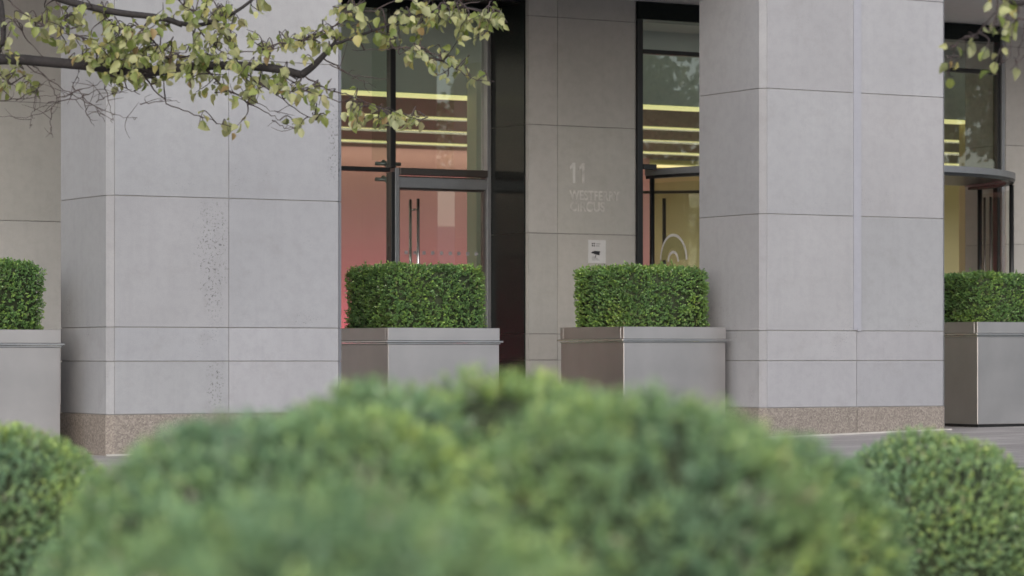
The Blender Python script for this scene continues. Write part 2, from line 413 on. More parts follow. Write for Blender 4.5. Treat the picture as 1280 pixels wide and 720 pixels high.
CB = [(8.21, 11.0), (11.5, 13.2), (13.7, 15.4), (15.9, 16.7)]
bpart('lobby_ceiling', [(-8, 24, 8.25, 20, 3.33, 3.38)], M['lceil'])
bpart('ceiling_board', [(-8, 24, a, b, 3.20, 3.24) for a, b in CB], M['lceil'])
LOBBY = 215
for k in range(3):
    y = CB[k][1]-2.0
    bpart('light_strip', [(-8, 24, y+2.0+.002, y+2.03, 3.175 if k != 1 else 3.19, 3.23)], M['lamp'])
    ld = bpy.data.lights.new('cove_light', 'AREA'); ld.shape = 'RECTANGLE'; ld.size = 30; ld.size_y = .34; ld.energy = LOBBY; ld.color = (1, .95, .84)
    lo = bpy.data.objects.new('cove_light', ld); COL.objects.link(lo); lo.parent = B; lo.location = (8, y+2.24-5.2, 3.30+.8)
bpart('light_strip', [(9.72, 24, 18.15, 18.19, 3.165, 3.208)], M['lamp'])
bpart('light_strip', [(-8, 24, 8.02, 8.18, 3.165, 3.208)], M['lamp'])
ld = bpy.data.lights.new('cove_light', 'AREA'); ld.shape = 'RECTANGLE'; ld.size = 17; ld.size_y = .3; ld.energy = 75; ld.color = (1, .86, .60)
lo = bpy.data.objects.new('cove_light', ld); COL.objects.link(lo); lo.parent = B; lo.location = (1, 16.93-5.2, 3.30+.8)
ld = bpy.data.lights.new('pink_wall_washer', 'AREA'); ld.shape = 'RECTANGLE'; ld.size = 17; ld.size_y = .25; ld.energy = 160; ld.color = (1, .15, .28)
lo = bpy.data.objects.new('pink_wall_washer', ld); COL.objects.link(lo); lo.parent = B; lo.location = (1, 15.6-5.2, -.62+.8); lo.rotation_euler = (math.radians(116), 0, 0); ld.spread = math.radians(95)
ld = bpy.data.lights.new('entrance_fill_light', 'AREA'); ld.shape = 'RECTANGLE'; ld.size = 28; ld.size_y = .3; ld.energy = 13; ld.color = (1, .98, .86)  # unseen fill lamp, added to brighten the bulkhead and pilaster
lo = bpy.data.objects.new('entrance_fill_light', ld); COL.objects.link(lo); lo.parent = B; lo.location = (8, 7.3-5.2, 4.13+.8)
# plain wall runs beyond the modelled bays
bpart('flank_wall', [(-22, -8.2, 5.4, 5.6, -1.1, 4.3), (8.78, 26, 6.2, 6.4, -.9, 4.3), (-8.1, -6.6, 5.6, 6.2, -.95, 4.3)], M['pier'])

# ------------------------------------------------------------------ left entrance: sidelights and door leaf
zd = gz(-1)
E = thing('glass_entrance', 'tall framed glass entrance screen left of the black granite reveal', 'entrance', W(-2.4, 6.0, zd), TH)
def epart(name, boxes, m, parent=None, bev=0, mb=None, off=(-2.4, 6.0), z=zd, smooth=False):
    b = mb or MB()
    for q in boxes: b.box(*q, bev=bev)
    p = parent or E
    o = b.build(name, m, p, smooth)
    if p.parent is None: o.location = (-off[0], -off[1], -z)
    return o
epart('glass_pane', [(-5.1, -1.0, 6.03, 6.045, 2.15, 3.93)], M['glass'])
epart('glass_pane', [(-.93, .25, 6.03, 6.045, 2.15, 3.93)], M['glass'])
epart('glass_pane', [(-5.1, -1.0, 6.03, 6.045, -.8, 2.10)], M['glass'])
epart('mullion', [(-1.0, -.93, 5.98, 6.08, 2.15, 3.93)], M['blackmetal'], bev=.004)
epart('mullion', [(-3.1, -3.04, 5.98, 6.08, -.8, 3.93)], M['blackmetal'], bev=.004)
epart('transom', [(-5.1, -1.0, 5.98, 6.08, 2.10, 2.15)], M['blackmetal'], bev=.004)
epart('jamb', [(-1.0, -.955, 5.96, 6.09, -.8, 2.10)], M['blackmetal'], bev=.004)
epart('jamb', [(-.953, -.90, 5.95, 6.09, -.8, 2.15)], M['alu'], bev=.004)
epart('jamb', [(.25, .305, 5.95, 6.09, -.8, 3.93)], M['alu'], bev=.004)
epart('door_head', [(-.9, .25, 5.93, 6.09, 2.07, 2.15)], M['bronze'], bev=.004)
dr = epart('door', [(-.895, .245, 6.0, 6.045, 1.90, 2.06), (-.895, .245, 6.0, 6.045, -.79, -.68), (-.895, -.87, 6.0, 6.045, -.68, 1.90), (.22, .245, 6.0, 6.045, -.68, 1.90)], M['bronze'])
epart('door_glass', [(-.87, .22, 6.018, 6.030, -.68, 1.90)], M['glass'], dr)
epart('closer_cover', [(-.9, .25, 5.955, 5.998, 1.925, 2.045)], M['alu'], dr, bev=.004)
for y in (5.93, 6.12):
    h = MB(); x = -.67
    h.tube([(x, y, .05), (x, y, 1.80)], .017, 12)
    for z in (.25, 1.68): h.tube([(x, y, z), (x, 6.02 if y < 6 else 6.03, z)], .012, 8)
    epart('handle', [], M['steel_lip'], dr, mb=h, smooth=True)
for k in range(9):
    x = -.80+k*.115
    epart('glass_marker', [(x, x+.042, 6.0145, 6.0172, 1.165, 1.205)], M['greyink'], dr)
fin = MB(); fin.box(-.972, -.960, 6.09, 6.50, 2.26, 3.93)
f_ = epart('glass_fin', [], M['clear'], mb=fin)
fx = MB()
for z in (2.20, 2.02):
    fx = MB(); fx.tube([(-1.12, 6.12, z), (-.80, 6.12, z)], .022, 10); fx.tube([(-.97, 6.09, z-.03), (-.97, 6.22, z+.03)], .028, 10)
    epart('clamp_fitting', [], M['alu'], mb=fx, smooth=True)

# ------------------------------------------------------------------ right entrance: screen with the revolving door
zr = gz(4.6)
S = thing('glass_screen', 'black framed glass screen above the revolving door, between two stone piers', 'glazing', W(4.55, 5.4, zr), TH)
def sp(name, boxes, m, bev=.004): return epart(name, boxes, m, S, bev, off=(4.55, 5.4), z=zr)
sp('glass_pane', [(1.92, 7.18, 5.24, 5.255, 2.24, 3.53)], M['glass'], 0)
sp('glass_pane', [(1.92, 7.18, 5.24, 5.255, 3.58, 3.93)], M['glass'], 0)
sp('transom', [(1.92, 7.18, 5.19, 5.29, 3.53, 3.58)], M['blackmetal'])
sp('transom', [(1.92, 2.1, 5.19, 5.29, 2.18, 2.24)], M['blackmetal'])
sp('transom', [(7.1, 7.18, 5.19, 5.29, 2.18, 2.24)], M['blackmetal'])
sp('jamb', [(1.845, 1.92, 5.205, 5.30, -.78, 3.93)], M['blackmetal'])
sp('jamb', [(7.18, 7.22, 5.205, 5.30, -.78, 3.93)], M['blackmetal'])
sp('jamb_cover', [(7.222, 7.268, 5.17, 5.30, -.78, 4.135)], M['alu'])
R_ = 2.45; cu, cv = 4.6, 5.6
D = thing('revolving_door', 'large drum-shaped glass revolving door with a steel rim beyond the right column', 'revolving door', W(cu, cv, zr), TH)
def dpart(name, mb, m, smooth=False, parent=None):
    o = mb.build(name, m, parent or D, smooth)
    if parent is None: o.location = (0, 0, -zr)
    return o
def arcring(r0, r1, a0, a1, z0, z1, n=48):
    mb = MB(); n_ = n
    P = []
    for i in range(n_+1):
        a = math.radians(a0+(a1-a0)*i/n_); c, s = math.cos(a), math.sin(a)
        P += [(r0*c, r0*s, z0), (r1*c, r1*s, z0), (r1*c, r1*s, z1), (r0*c, r0*s, z1)]
    Fs = []
    for i in range(n_):
        a, b = i*4, i*4+4
        for k in range(4):
            j = (k+1) % 4; Fs.append((a+k, a+j, b+j, b+k)[::-1] if False else (a+k, b+k, b+j, a+j))
    Fs += [(0, 1, 2, 3), (n_*4+3, n_*4+2, n_*4+1, n_*4)]
    mb.quadv(P, Fs); return mb
dpart('rim', arcring(R_-.14, R_+.015, -178, -2, 2.125, 2.20, 64), M['alu'])
rf = MB(); rf.prism([((R_-.16)*math.cos(math.radians(a)), (R_-.16)*math.sin(math.radians(a))) for a in range(-178, 0, 4)], 2.14, 2.19)
dpart('canopy', rf, M['blackmetal'])
dpart('head_frame', arcring(R_-.09, R_, -178, -2, 2.088, 2.123, 64), M['blackmetal'])
def post(a, m=M['blackmetal'], r=R_, w=.03):
    mb = MB(); x, y = r*math.cos(math.radians(a)), r*math.sin(math.radians(a))
    mb.tube([(x, y, -.79), (x, y, 2.09)], w, 10); return mb
for a in (-175, -150, -30, -5): dpart('post', post(a), M['blackmetal'], True)
for a0, a1 in ((-174, -151), (-29, -6)): dpart('curved_glass', arcring(R_-.012, R_, a0, a1, -.78, 2.03, 10), M['clear'])
ctr = MB(); ctr.tube([(0, 0, -.79), (0, 0, 2.12)], .06, 16); shaft = dpart('centre_shaft', ctr, M['alu'], True)
for a in (20, 140, 260):
    c, s = math.cos(math.radians(a)), math.sin(math.radians(a))
    def wp(r, z, o): return (r*c-o*s, r*s+o*c, z)
    wg = MB(); wg.quadv([wp(.08, -.74, -.006), wp(2.3, -.74, -.006), wp(2.3, -.74, .006), wp(.08, -.74, .006), wp(.08, 2.0, -.006), wp(2.3, 2.0, -.006), wp(2.3, 2.0, .006), wp(.08, 2.0, .006)],
                        [(0, 3, 2, 1), (4, 5, 6, 7), (0, 1, 5, 4), (1, 2, 6, 5), (2, 3, 7, 6), (3, 0, 4, 7)])
    w_ = dpart('wing', wg, M['clear'])
    fr = MB(); fr.tube([wp(2.31, -.74, 0), wp(2.31, 2.02, 0)], .014, 8); fr.tube([wp(.08, 2.02, 0), wp(2.33, 2.02, 0)], .018, 8)
    dpart('wing_frame', fr, M['bronze'], True, w_)
# pull bars on the right-hand curved glass, pull bar and arched film on the left-hand one
for a in (-14, -10):
    mb = MB(); rr = R_-.06; x, y = rr*math.cos(math.radians(a)), rr*math.sin(math.radians(a)); mb.tube([(x, y, -.2), (x, y, 1.98)], .015, 8)
    dpart('pull_bar', mb, M['bronze'], True)
mb = MB(); rr = R_-.08; a = math.radians(-172); mb.tube([(rr*math.cos(a), rr*math.sin(a), -.2), (rr*math.cos(a), rr*math.sin(a), 1.85)], .022, 8)
dpart('pull_bar', mb, M['bronze'], True)
def arch(r0, r1, za, h, acen, m, rr=R_+.004, squash=.62):
    P = []; n = 20
    for i in range(n+1):
        t = math.pi*i/n
        for r in (r0, r1):
            dx = r*math.cos(t); z = za+(r*math.sin(t))*h
            a = math.radians(acen)+dx/R_*squash/.5
            P.append((rr*math.cos(a), rr*math.sin(a), z))
            P.append(((rr+.003)*math.cos(a), (rr+.003)*math.sin(a), z))
    Fs = []
    for i in range(n):
        a, b = i*4, i*4+4
        Fs += [(a, b, b+2, a+2), (a+1, a+3, b+3, b+1), (a, a+1, b+1, b), (a+2, b+2, b+3, a+3)]
    mb = MB(); mb.quadv(P, Fs); return mb
dpart('arched_film', arch(.075, .155, 1.12, 1.75, -166.5, None), M['decal'])
dpart('film_edge', arch(.157, .175, 1.12, 1.75, -166.3, None), M['white'])
dpart('film_edge', arch(.055, .073, 1.10, 1.75, -166.3, None), M['white'])

# ------------------------------------------------------------------ lettering and camera sign on the centre pier
def text_mesh(name, s, size, x, z, parent, m, depth=.006, sx=1.0, sp=1.0):
    cu_ = bpy.data.curves.new(name, 'FONT'); cu_.body = s; cu_.size = size; cu_.extrude = depth/2; cu_.space_character = sp; cu_.offset = size*.028
    ob = bpy.data.objects.new(name, cu_); COL.objects.link(ob)
    dg = bpy.context.evaluated_depsgraph_get(); dg.update()
    me = bpy.data.meshes.new_from_object(ob.evaluated_get(dg)); bpy.data.objects.remove(ob)
    me.name = name
    co = np.zeros(len(me.vertices)*3); me.vertices.foreach_get('co', co); co = co.reshape(-1, 3)
    out = np.stack([x+co[:, 0]*sx, -co[:, 2]-depth/2, z+co[:, 1]], 1)
    me.vertices.foreach_set('co', out.ravel()); me.materials.clear(); me.materials.append(m); me.update()
    return link(name, me, parent)
def pxu(px, v):
    k = (px-640)/F; return (k*(OY+CT*v)-OX+v*ST)/(CT-k*ST)
lt = thing('wall_lettering', 'raised metal number and two-line street name on the grey pier', 'lettering', W(.8, 5.2, 1.6), TH)
def zof(py, px, v):
    u = pxu(px, v); return (HY-py)/F*(OY+u*ST+v*CT)
x0 = pxu(712, 5.2)-.8
zb, zt = zof(229, 722, 5.2)-1.6, zof(203.5, 722, 5.2)-1.6
for dx in (0, .125):
    a = x0+.035+dx; q = [(a, zb), (a+.036, zb), (a+.036, zt), (a+.008, zt), (a-.038, zt-.050), (a-.038, zt-.082), (a, zt-.060)]
    mb = MB(); n_ = len(q)
    mb.quadv([(x, -.010, z) for x, z in q]+[(x, -.001, z) for x, z in q], [tuple(range(n_)), tuple(range(n_, 2*n_))[::-1]]+[(i, n_+i, n_+(i+1) % n_, (i+1) % n_) for i in range(n_)])
    mb.build('digit', M['letter_lit'] if dx == 0 else M['letter_dim'], lt)
text_mesh('name_line', 'WESTFERRY', .150, x0, zof(250, 740, 5.2)-1.6, lt, M['letter_dim'], .006, .80, 1.05)
text_mesh('name_line', 'CIRCUS', .158, x0, zof(264, 730, 5.2)-1.6, lt, M['letter_dim'], .006, .86, 1.02)
for o in lt.children: o.location.y = -.0005
pu0, pu1 = pxu(735, 5.2), pxu(757, 5.2)
pz1, pz0 = zof(300, 746, 5.2), zof(329, 746, 5.2)
sg = thing('camera_sign', 'small white security camera notice on the grey pier above the hedge', 'sign', W(pu0, 5.2, pz0), TH)
sw, sh = pu1-pu0, pz1-pz0
mb = MB(); mb.box(0, sw, -.006, -.001, 0, sh, bev=.0015); mb.build('plate', M['white'], sg)
mb = MB()
for dx in (0, .024):
    for dz in (0, .024): mb.box(.048+dx, .064+dx, -.0085, -.0065, sh-.075+dz, sh-.059+dz)
mb.build('emblem', M['ink'], sg)
mb = MB(); mb.box(.10, .16, -.0085, -.0065, sh-.050, sh-.040); mb.box(.10, .15, -.0085, -.0065, sh-.074, sh-.064)
mb.build('small_print', M['greyink'], sg)
mb = MB()
def sx_(poly):
    n = len(poly); mb.quadv([(x, -.0065, z) for x, z in poly]+[(x, -.0085, z) for x, z in poly],
        [tuple(range(n, 2*n)), tuple(range(n))[::-1]]+[(i, (i+1) % n, n+(i+1) % n, n+i) for i in range(n)])
c0 = sh*.42
sx_([(.072, c0-.006), (.150, c0-.022), (.158, c0+.026), (.076, c0+.030)])
sx_([(.036, c0+.008), (.060, c0-.004), (.064, c0+.026)])
sx_([(.058, c0+.000), (.074, c0-.002), (.075, c0+.022), (.060, c0+.020)])
sx_([(.100, c0-.014), (.108, c0-.016), (.098, c0-.048), (.080, c0-.046), (.082, c0-.038), (.093, c0-.039)])
mb.build('camera_pictogram', M['ink'], sg)
mb = MB()
for i in range(3): mb.box(.05, .15-.02*i, -.0085, -.0065, .035+.016*i, .041+.016*i)
mb.build('small_print', M['greyink'], sg)

# ------------------------------------------------------------------ planters
def planter(u, lab, w=1.20):
    z = gz(u+.6)-.012
    t = thing('steel_planter', lab, 'planter', W(u, .5, z), TH, 'square steel planters before the entrance')
    return t
pl0 = planter(-3.905, 'square brushed steel planter in front of the glass door, right of the pitted column')
w = 1.20
mb = MB(); mb.box(.03, w-.03, .03, w-.03, 0, .045); mb.build('plinth', M['blackmetal'], pl0)
mb = MB(); mb.box(0.0, w, 0.0, w, .04, .965, bev=.005); mb.build('body', M['steel'], pl0)
mb = MB()
mb.box(-.004, w+.004, -.004, .05, 1.0, 1.12, bev=.004); mb.box(-.004, w+.004, w-.05, w+.004, 1.0, 1.12, bev=.004)
mb.box(-.004, .05, .051, w-.051, 1.0, 1.12, bev=.004); mb.box(w-.05, w+.004, .051, w-.051, 1.0, 1.12, bev=.004)
mb.build('top_band', M['steel'], pl0)
mb = MB(); mb.box(-.030, w+.030, -.030, w+.030, .980, .999, bev=.003); mb.box(-.008, w+.008, -.008, w+.008, .966, .975); mb.build('ledge', M['steel_lip'], pl0)
mb = MB(); mb.box(.051, w-.051, .051, w-.051, 1.0, 1.07); mb.build('soil', M['soil'], pl0)
plant_spots = [(-3.905, None), (-1.30, 'square brushed steel planter beside the left flank of the metal-stripped column'),
               (3.09, 'square brushed steel planter at the right edge in front of the revolving door'),
               (-8.37, 'square brushed steel planter cut by the left edge of the view')]
for u, lab in plant_spots[1:]:
    c = dup(pl0); c.location = W(u, .5, gz(u+.6)-.012); c['label'] = lab

# ------------------------------------------------------------------ box foliage
LB = np.array((1.05, 1.25, .9))
def box_cols(n, r, bright=1.0):
    t = r.random(n)
    a = np.array((.085, .145, .070)); b = np.array((.17, .25, .115)); c = np.array((.28, .35, .11)); d = np.array((.26, .20, .16))
    C = a+(b-a)*t[:, None]
    k = r.random(n); C = np.where((k > .86)[:, None], c, C); C = np.where((k < .022)[:, None], d, C)
    return C*r.uniform(.8, 1.2, (n, 1))*bright*LB
def sprigs(P, N, r, per=9, ll=.017, lw=.010, spread=.9, depth=.05, bright=1.0, tip=.03):
    n = len(P)
    ax = unit(N+r.normal(0, .38, (n, 3))+np.array((0, 0, .25)))
    st = P-N*r.uniform(0, depth, (n, 1))
    A = np.repeat(ax, per, 0); B = np.repeat(st, per, 0)
    t = np.tile(np.linspace(0, 1, per), n)[:, None]
    rad = unit(np.cross(A, r.normal(size=A.shape)))
    Pl = B+A*t*tip+r.normal(0, .002, A.shape)
    Dl = A*(.35+.75*t)+rad*(1.1-.5*t)
    Nl = A*.8+r.normal(0, .35, A.shape)-rad*.4
    hue = np.repeat(box_cols(n, r), per, 0)*.55+box_cols(n*per, r)*.45
    C = hue*(.78+.45*t)*bright
    L_ = ll*r.uniform(.7, 1.25, n*per); W_ = L_*(lw/ll)
    return leaf_cloud(Pl, Dl, Nl, L_, W_, C)
def combine(name, parts, mats):
    V, Q, C, MI = [], [], [], []; o = 0
    for v, q, c, mi in parts:
        V.append(v); Q.append(q+o); C.append(c); MI.append(np.full(len(q), mi)); o += len(v)
    return numpy_mesh(name, np.vstack(V), np.vstack(Q), np.vstack(C), 4, mats, np.concatenate(MI))
def hedge_mesh(name, hx, hy, hz, n, seed, ll=.020):
    r = np.random.default_rng(seed)
    # sample on a rounded box (half sizes hx, hy; height hz)
    P, N = [], []
    areas = [(2*hx*hz, 0), (2*hx*hz, 1), (2*hy*hz, 2), (2*hy*hz, 3), (4*hx*hy, 4)]
    tot = sum(a for a, _ in areas)
    for a, k in areas:
        m = int(n*a/tot); s = r.uniform(-1, 1, m); z = r.uniform(.0, 1, m)
        if k < 2: p = np.stack([s*hx, np.full(m, hy*(1 if k else -1)), z*hz], 1); q = (0, 1 if k else -1, 0)
        elif k < 4: p = np.stack([np.full(m, hx*(1 if k == 3 else -1)), s*hy, z*hz], 1); q = (1 if k == 3 else -1, 0, 0)
        else: p = np.stack([s*hx, r.uniform(-1, 1, m)*hy, np.full(m, hz)], 1); q = (0, 0, 1)
        P.append(p); N.append(np.tile(np.array(q, float), (m, 1)))
    P = np.vstack(P); N = np.vstack(N)
    # round the edges
    rr = .09; H = np.array((hx-rr, hy-rr, hz-rr)); Cc = P.copy(); Cc[:, 0] = np.clip(P[:, 0], -H[0], H[0]); Cc[:, 1] = np.clip(P[:, 1], -H[1], H[1]); Cc[:, 2] = np.minimum(P[:, 2], H[2])
    D = P-Cc; N = unit(D); P = Cc+N*rr
    P += N*(val_noise(P, 7, seed)*.022+val_noise(P, 27, seed+1)*.016)[:, None]
    lv, lq, lc = sprigs(P, N, r, 9, ll, ll*.62, depth=.05, tip=.035)
    t = np.clip(val_noise(lv, 8, seed+5)*.9, -1, 1)[:, None]; t2 = np.clip(val_noise(lv, 21, seed+6), -1, 1)[:, None]
    lc = lc*(1+np.where(t > 0, t*np.array((.40, .22, -.1)), -t*np.array((-.28, -.24, -.05))))*(1+.18*t2)
    stray = r.choice(len(P), 26, replace=False)                    # a few long shoots
    P2 = np.repeat(P[stray], 5, 0)+np.repeat(unit(N[stray]+r.normal(0, .5, (26, 3))+(0, 0, .5)), 5, 0)*np.tile(np.linspace(.01, .07, 5), 26)[:, None]
    sv, sq, sc = sprigs(P2, np.repeat(N[stray], 5, 0), r, 5, ll, ll*.6, depth=.0, tip=.01, bright=1.2)
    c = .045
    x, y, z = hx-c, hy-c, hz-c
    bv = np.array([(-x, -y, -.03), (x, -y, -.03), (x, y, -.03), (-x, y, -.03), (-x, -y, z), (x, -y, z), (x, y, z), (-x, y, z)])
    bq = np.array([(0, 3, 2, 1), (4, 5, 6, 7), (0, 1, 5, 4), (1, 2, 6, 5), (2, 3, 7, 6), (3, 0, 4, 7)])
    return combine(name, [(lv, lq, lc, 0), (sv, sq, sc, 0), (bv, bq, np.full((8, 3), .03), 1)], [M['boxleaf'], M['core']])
hm = [hedge_mesh('box_hedge', .495, .495, .64, 5600, 11), hedge_mesh('box_hedge', .495, .495, .64, 5600, 12)]
hl = ['clipped boxwood block in the planter before the glass door', 'clipped boxwood block in the planter beside the lettered pier, one shoot sticking up',
      'lower clipped boxwood block in the planter at the right edge', 'clipped boxwood block in the planter at the left edge']
for i, ((u, _), lab) in enumerate(zip(plant_spots, hl)):
    o = link('box_hedge', hm[i % 2], None, W(u+.6-(.02 if i != 0 else .0), 1.1, gz(u+.6)-.012+1.06), TH+(math.pi if i > 1 else 0)+(math.pi/2 if i == 3 else 0))
    if i == 2: o.scale = (1, 1, .88)
    tag(o, lab, 'hedge', 'clipped hedges in the steel planters')
def ball_mesh(name, R, n, seed, ll=.019, hole=None):
    r = np.random.default_rng(seed)
    D = unit(r.normal(size=(int(n*1.5), 3))); D = D[D[:, 2] > -.35][:n]
    lump = val_noise(D, 3.2, seed)*.045+val_noise(D, 9, seed+1)*.05+val_noise(D, 26, seed+2)*.022
    P = D*(R*(1+lump))[:, None]; P[:, 2] *= .96
    if hole is not None:                       # leaves cut away so the dark core stands in for shade between balls
        q = np.linalg.norm(P-np.array(hole[:3]), axis=1)+val_noise(P, 14, seed+9)*.03
        k = q > hole[3]; D, P = D[k], P[k]
    lv, lq, lc = sprigs(P, D, r, 10, ll, ll*.62, depth=.045, tip=.04)
    t = np.clip(val_noise(lv, 9/R*.5, seed+5)*.9, -1, 1)[:, None]          # patches of fresh yellow-green and of older blue-green growth
    lc = lc*(1+np.where(t > 0, t*np.array((.45, .30, -.15)), -t*np.array((-.18, -.10, .22))))
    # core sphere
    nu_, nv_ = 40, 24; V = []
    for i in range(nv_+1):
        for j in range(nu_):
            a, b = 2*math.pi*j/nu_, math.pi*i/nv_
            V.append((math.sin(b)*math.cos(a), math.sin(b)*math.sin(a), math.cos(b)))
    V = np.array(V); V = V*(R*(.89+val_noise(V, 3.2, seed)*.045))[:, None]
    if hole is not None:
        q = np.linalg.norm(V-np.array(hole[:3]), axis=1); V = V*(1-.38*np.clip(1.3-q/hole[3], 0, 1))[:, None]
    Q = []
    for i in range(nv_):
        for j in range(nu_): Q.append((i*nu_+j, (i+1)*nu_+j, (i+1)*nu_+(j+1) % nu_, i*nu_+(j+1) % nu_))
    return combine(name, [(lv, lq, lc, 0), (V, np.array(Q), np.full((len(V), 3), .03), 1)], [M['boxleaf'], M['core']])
LB = np.array((1.7, 1.72, 1.85))
balls = [  # px centre, px radius, top py, Y, label
    (4, 148, 535, 12.0, 'dense clipped box ball at the lower left edge'),
    (1160, 144, 546, 13.0, 'crisp round box ball at the lower right below the far planter'),
    (372, 318, 512, 6.4, 'blurred box ball on the left slope of the big foreground mound'),
    (472, 125, 484, 6.9, 'box ball rising behind the dark hollow at the crest of the mound'),
    (792, 238, 500, 5.8, 'largest blurred box ball on the right crest of the foreground mound'),
    (930, 190, 547, 7.8, 'box ball peeping out at the right foot of the mound, behind the largest one'),
    (632, 212, 478, 7.5, 'farthest box ball of the mound, filling the dip between its two crests'),
    (430, 430, 632, 3.9, 'nearest and blurriest box ball along the bottom edge'),
]
for i, (px, pr, py, Y, lab) in enumerate(balls):
    R = pr/F*Y; top = (HY-py)/F*Y
    R *= 1.05; near = Y < 10
    me = ball_mesh('box_ball', R, int((5200 if near else 4600)*(R/.5)**2), 40+i, .0155 if near else .0150, (-.045, -.22, .355, .105) if i == 6 else None)
    o = link('box_ball', me, None, ((px-640)/F*Y, Y, top-R*.96-.01), 0 if i == 6 else random.uniform(0, 6))
    tag(o, lab, 'shrub', 'clipped box balls in the foreground bed')

# ------------------------------------------------------------------ trees with overhanging branches
def leaf_cols(n, r):
    pal = np.array([(.17, .22, .06), (.28, .33, .10), (.40, .42, .20), (.46, .47, .24), (.46, .42, .17), (.32, .23, .11), (.46, .44, .28)])
    i = r.choice(len(pal), n, p=[.17, .25, .22, .16, .12, .04, .04])
    return pal[i]*r.uniform(.75, 1.15, (n, 1))
def curve(pts, n=6, wob=0, r=None):
    P = np.array(pts, float); out = []
    for i in range(len(P)-1):
        p0, p1, p2, p3 = P[max(i-1, 0)], P[i], P[i+1], P[min(i+2, len(P)-1)]
        for t in np.linspace(0, 1, n, endpoint=False):
            out.append(.5*((2*p1)+(-p0+p2)*t+(2*p0-5*p1+4*p2-p3)*t*t+(-p0+3*p1-3*p2+p3)*t**3))
    out.append(P[-1]); out = np.array(out)
    if wob and r is not None: out[1:-1] += r.normal(0, wob, out[1:-1].shape)
    return out
class Tree:
    def __init__(s, seed): s.r = np.random.default_rng(seed); s.limb = MB(); s.twig = MB(); s.nodes = []; s.P = []; s.D = []; s.N = []; s.L = []
    def branch(s, pts, r0, r1, tw=False, wob=0, n=6, reg=True):
        c = curve(pts, n, wob, s.r); (s.twig if tw else s.limb).tube(c, np.linspace(r0, r1, len(c)), 5 if tw else 9)
        if reg: s.nodes += [(p) for p in c]
        return c
    def leaves_on(s, c, step, size, skip=.25):
        d = np.linalg.norm(np.diff(c, axis=0), axis=1); L_ = d.sum(); n = max(1, int(L_/step)); cum = np.concatenate([[0], np.cumsum(d)])
        for k in range(n):
            t = L_*(skip+(1-skip)*(k+s.r.uniform(0, .8))/n); i = min(np.searchsorted(cum, t)-1, len(d)-1); i = max(i, 0)
            p = c[i]+(c[i+1]-c[i])*((t-cum[i])/(d[i]+1e-9)); a = unit(c[i+1]-c[i])
            out = unit(np.cross(a, s.r.normal(size=3)))
            dirn = unit(out*.7+a*.5+np.array((0, 0, -.75))+s.r.normal(0, .25, 3))
            pet = p+dirn*size*.35*s.r.uniform(.4, 1)
            s.P.append(pet); s.D.append(dirn); s.N.append(unit(s.r.normal(0, .75, 3)+np.array((0, -.35, .55)))); s.L.append(size*s.r.uniform(.6, 1.2))
    def cluster(s, px, py, rx, ry, n, Y, size, spread=.5, step=.035):
        """twigs from the nearest branch out into the given patch of the crown"""
        for _ in range(n):
            a, q = s.r.uniform(0, 6.28), math.sqrt(s.r.random())
            e = PX(px+rx*q*math.cos(a), py+ry*q*math.sin(a), Y+s.r.normal(0, spread))
            N_ = np.array(s.nodes); d = np.linalg.norm((N_-e)*np.array((1, .6, 1)), axis=1)
            j = s.r.choice(np.argsort(d)[:6]); b = N_[j]
            m = (b+e)/2+s.r.normal(0, .04, 3)+np.array((0, 0, .03))
            c = curve([b, m, e], 4); s.twig.tube(c, np.linspace(.006, .002, len(c)), 4)
            s.leaves_on(c[len(c)//3:], step, size, .1)
    def crown(s, centre, rad, n, size, zmin, maxleaf=14):
        """leafy outer limbs high above the view"""
        ctr = np.array(centre)
        for _ in range(n):
            d = unit(s.r.normal(size=3)); d[2] = abs(d[2])*.9-.1; q = s.r.uniform(.5, 1)
            e = ctr+d*np.array(rad)*q
            if e[2] < zmin: e[2] = zmin+s.r.random()*.5
            b = e-d*s.r.uniform(.3, .7)+(0, 0, -.05); b[2] = max(b[2], zmin)
            c = curve([b, (b+e)/2+s.r.normal(0, .06, 3), e], 3); s.twig.tube(c, np.linspace(.008, .002, len(c)), 3)
            for k in range(maxleaf):
                p = c[s.r.integers(len(c))]+s.r.normal(0, .10, 3)
                s.P.append(p); s.D.append(unit(s.r.normal(0, .6, 3)+np.array((0, 0, -.6)))); s.N.append(unit(s.r.normal(0, .7, 3)+np.array((0, 0, .6)))); s.L.append(size*s.r.uniform(.7, 1.2))
    def build(s, name, label, base, cf=None, trunk=True):
        t = thing(name, label, 'tree', base, 0)
        off = Vector(base)*-1
        l = s.limb.build('trunk', M['bark'], t, True); l.location = off
        w_ = s.twig.build('twig_work', M['twig'], t, True); w_.location = off
        P, D_, N_, L_ = (np.array(x) for x in (s.P, s.D, s.N, s.L))
        C = (cf or leaf_cols)(len(P), s.r)
        v, q, c = leaf_cloud(P, D_, N_, L_, L_*s.r.uniform(.75, 1.0, len(L_)), C, 'tree')
        me = numpy_mesh('foliage', v, q, c, 4, [M['treeleaf']], smooth=True)
        f = link('foliage', me, t); f.location = off; return t
T = Tree(5); Y = 22.0
def p(x, y, dy=0): return PX(x, y, Y+dy)
bx, by = p(-420, 0)[0], 22.6
T.branch([(bx, by, -1.1), (bx+.03, by, .3), (bx+.1, by-.05, 1.4), (bx+.05, by, 2.6), (bx-.1, by+.1, 4.2), (bx, by, 6.0)], .17, .06, reg=False)
T.branch([(bx+.1, by-.05, 1.25), p(-220, 110, .5), p(-60, 78, .1), p(13, 74), p(55, 77), p(110, 82), p(180, 90), p(240, 83), p(300, 82), p(345, 86), p(378, 94)], .044, .029)
T.branch([p(376, 94), p(392, 82), p(411, 62), p(420, 52)], .030, .013)
